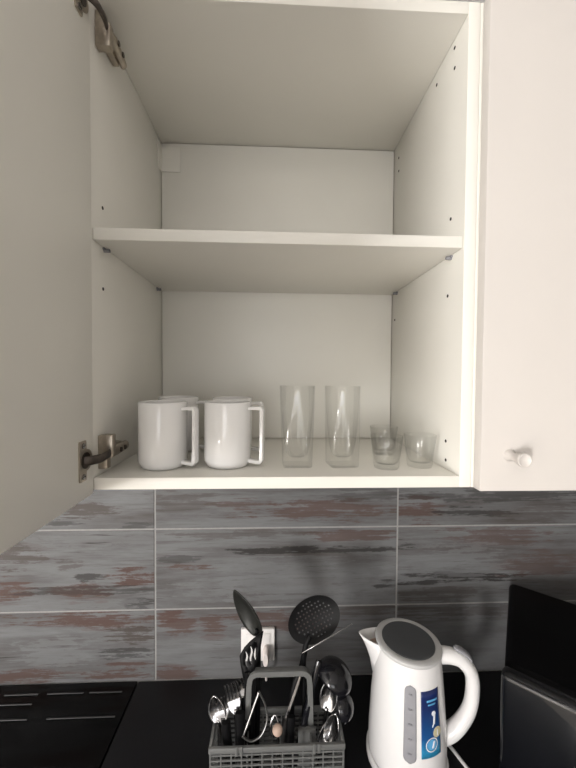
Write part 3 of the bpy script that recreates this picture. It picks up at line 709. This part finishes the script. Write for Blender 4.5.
# two black ladles, one nested over the other
def ladle(label, base, elbow, cen, rad, axis, mat, name='ladle'):
    r = utensil(name, label, 'ladle', base); o = Vector(base)
    n = Vector(axis).normalized(); a = n.orthogonal().normalized(); b_ = n.cross(a); bm = bmesh.new(); rings = []
    for i in range(10):
        t = pi/2*i/9.3; rings.append([cen-o+n*(rad*.80*sin(t))+a*(rad*cos(t)*cos(2*pi*j/28))+b_*(rad*cos(t)*sin(2*pi*j/28)) for j in range(28)])
    loft(bm, rings, False, True); ob = fin(bm, 'bowl', mat, r, angle=70); md = ob.modifiers.new('t', 'SOLIDIFY'); md.thickness = .0018; md.offset = 0
    best = min((cen+a*(rad*cos(2*pi*j/28))+b_*(rad*sin(2*pi*j/28)) for j in range(28)), key=lambda p_: (p_-elbow).length)
    stem(r, 'handle', [base, base.lerp(elbow, .55)+Vector((0, 0, 0)), elbow, best], .0042, mat, sx=1.3, sy=.6); return r
ladle('glossy black ladle arching highest over the basket corner', Vector((.295, -.250, zb)), px(318, 664, -.228), px(334, 677, -.222), .034, (.45, -.10, .85), 'black_gloss')
ladle('glossy black ladle nested under the highest ladle', Vector((.345, -.235, zb)), px(336, 715, -.243), px(343, 706, -.245), .022, (.80, -.45, .40), 'black_gloss')
# forks and spoons in the cell beside the stove
toward = Vector((.1, -1, .25))
for (u0, v0, u1, v1, x, y, lab) in ((236, 714, 229, 684, .208, -.246, 'steel fork with tines spread, tallest of the forks'),
                                    (223, 722, 219, 698, .186, -.256, 'steel fork at the outer corner of the basket'),
                                    (243, 700, 237, 680, .215, -.230, 'steel fork half hidden beside the basket handle')):
    b0 = Vector((x, y, zb)); r = utensil('fork', lab, 'fork', b0); nk = px(u0, v0, y+.004); tp = px(u1, v1, y+.012)
    stem(r, 'handle', [b0, b0.lerp(nk, .6), nk, nk+(tp-nk)*.08], .0030, 'steel', sx=1.2, sy=.45); fork_head(r, nk, tp, toward, .024, 'steel')
for (u0, v0, u1, v1, x, y, w, nx, lab) in ((219, 724, 214, 696, .179, -.250, .034, -.3, 'steel tablespoon at the outer corner beside the forks'),
                                     (327, 745, 336, 714, .362, -.258, .030, -.9, 'steel spoon turned sideways in the cell beside the kettle'),
                                     (322, 748, 327, 722, .350, -.252, .026, .5, 'steel teaspoon leaning on the sideways spoon'),
                                     (326, 712, 332, 678, .352, -.228, .034, -.4, 'steel tablespoon shining beneath the ladles')):
    b0 = Vector((x, y, zb)); r = utensil('spoon', lab, 'spoon', b0); nk = px(u0, v0, y+.004); tp = px(u1, v1, y+.010)
    stem(r, 'handle', [b0, b0.lerp(nk, .6), nk, nk+(tp-nk)*.08], .0028, 'steel', sx=1.2, sy=.5); spoon_head(r, 'bowl', nk, tp, Vector((nx, -1, .2)), w, .007, 'steel')
# knives
def knife(label, base, mid, tip, w, hm, bmmat='steel'):
    r = utensil('knife', label, 'knife', base); o = Vector(base); ax = (tip-mid).normalized(); n = CAMDIR(mid); n = (n-ax*n.dot(ax)).normalized(); s = ax.cross(n)
    stem(r, 'handle', [base, base.lerp(mid, .5), mid], .0052, hm, sx=1.2, sy=.7)
    bm = bmesh.new(); rings = []
    for u, a, b_ in ((-.04, -.4, .4), (.05, -.5, .5), (.6, -.5, .5), (.85, -.5, .3), (1, -.5, -.40)):
        c = mid-o+(tip-mid)*u; rings.append([c+s*(w*a)+n*.0008, c+s*(w*b_)+n*.0003, c+s*(w*b_)-n*.0003, c+s*(w*a)-n*.0008])
    loft(bm, rings); fin(bm, 'blade', bmmat, r, angle=30); return r
knife('narrow steel table knife slanting inside the basket handle', Vector((.268, -.250, zb)), px(286, 718, -.244), px(302, 672, -.234), .0042, 'steel_dull')
knife('black-handled knife standing handle up between fork and strainer', Vector((.212, -.262, zb)), px(236, 742, -.258), px(237, 742, -.258)+Vector((0, 0, -.0)) + Vector((0, 0, .004)), .012, 'steel')
kn = [o for o in COL.objects if o.get('label', '').startswith('black-handled knife')][0]
for ch in list(kn.children): bpy.data.objects.remove(ch)
b0 = Vector((.212, -.262, zb)); ptop = px(240, 712, -.250)
bm = bmesh.new(); box(bm, (-.0008, -.004, 0), (.0008, .004, .085), .0003, 1); bl = fin(bm, 'blade', 'steel', kn)
stem(kn, 'handle', [b0+Vector((0, 0, .080)), b0.lerp(ptop, .75)+Vector((0, 0, .004)), ptop], .0085, 'black_plastic', sx=1.0, sy=.6)
# small kitchen knives standing handle up, added to darken the basket inside
for x, y, u, v, lab in ((.196, -.262, 226, 722, 'added black-handled paring knife standing handle up among the forks'), (.297, -.256, 291, 716, 'added black-handled knife standing handle up beside the corkscrew'), (.226, -.238, 251, 705, 'added black-handled knife standing handle up behind the slicer')):
    b0 = Vector((x, y, zb)); r = utensil('knife', lab, 'knife', b0); ptop = px(u, v, y+.006)
    bm = bmesh.new(); box(bm, (-.0008, -.004, 0), (.0008, .004, .075), .0003, 1); fin(bm, 'blade', 'steel', r)
    stem(r, 'handle', [b0+Vector((0, 0, .070)), b0.lerp(ptop, .75)+Vector((0, 0, .004)), ptop], .0080, 'black_plastic', sx=1.0, sy=.6)
# D-shaped steel strainer frame with its straight bar
b0 = Vector((.236, -.262, zb)); r = utensil('hand_slicer', 'steel D-shaped slicer with straight bar and curved bow inside the basket', 'slicer', b0)
yq = -.258; P1, P2 = px(259, 692, yq+.012), px(243, 737, yq)
arc = catmull([P1, px(265, 704, yq+.009), px(267, 720, yq+.004), px(261, 735, yq-.001), px(251, 741, yq-.002), px(242, 736, yq)], 6)
bm = bmesh.new(); tube(bm, [p_-b0 for p_ in arc], .0034, 10, sx=.5, sy=1.0, hint=Vector((0, -1, .3))); fin(bm, 'bow', 'steel_dull', r, angle=60)
bm = bmesh.new(); tube(bm, [P1-b0, (P1+P2)/2-b0, P2-b0], .0026, 10); fin(bm, 'bar', 'steel', r)
bm = bmesh.new(); tube(bm, catmull([p_-b0 for p_ in (px(250, 741, yq-.001), b0.lerp(px(250, 741, yq), .6), b0)], 6), .005, 10); fin(bm, 'handle', 'black_plastic', r)
# corkscrew with round wooden end
b0 = Vector((.283, -.262, zb)); r = utensil('corkscrew', 'small corkscrew with round pale wooden end and steel loop', 'corkscrew', b0)
cp = px(277.5, 730, -.262); o = Vector(b0)
bm = bmesh.new(); n = CAMDIR(cp); a = n.orthogonal().normalized(); b_ = n.cross(a)
loft(bm, [ring(cp-o+n*k, rr_, 18, a, b_) for k, rr_ in ((-.010, .004), (-.008, .0075), (0, .0090), (.003, .0080), (.0048, .0045), (.005, .001))]); fin(bm, 'knob', 'wood', r, angle=50)
bm = bmesh.new(); tube(bm, catmull([p_-o for p_ in (px(270, 736, -.256), px(271, 722, -.254), px(275, 715, -.252), px(278, 722, -.256))], 6), .0017, 8); fin(bm, 'loop', 'steel', r)
bm = bmesh.new(); tube(bm, [o-o, (cp-o)*.5, cp-o+Vector((0, .004, -.004))], .0028, 8); fin(bm, 'shaft', 'steel', r)
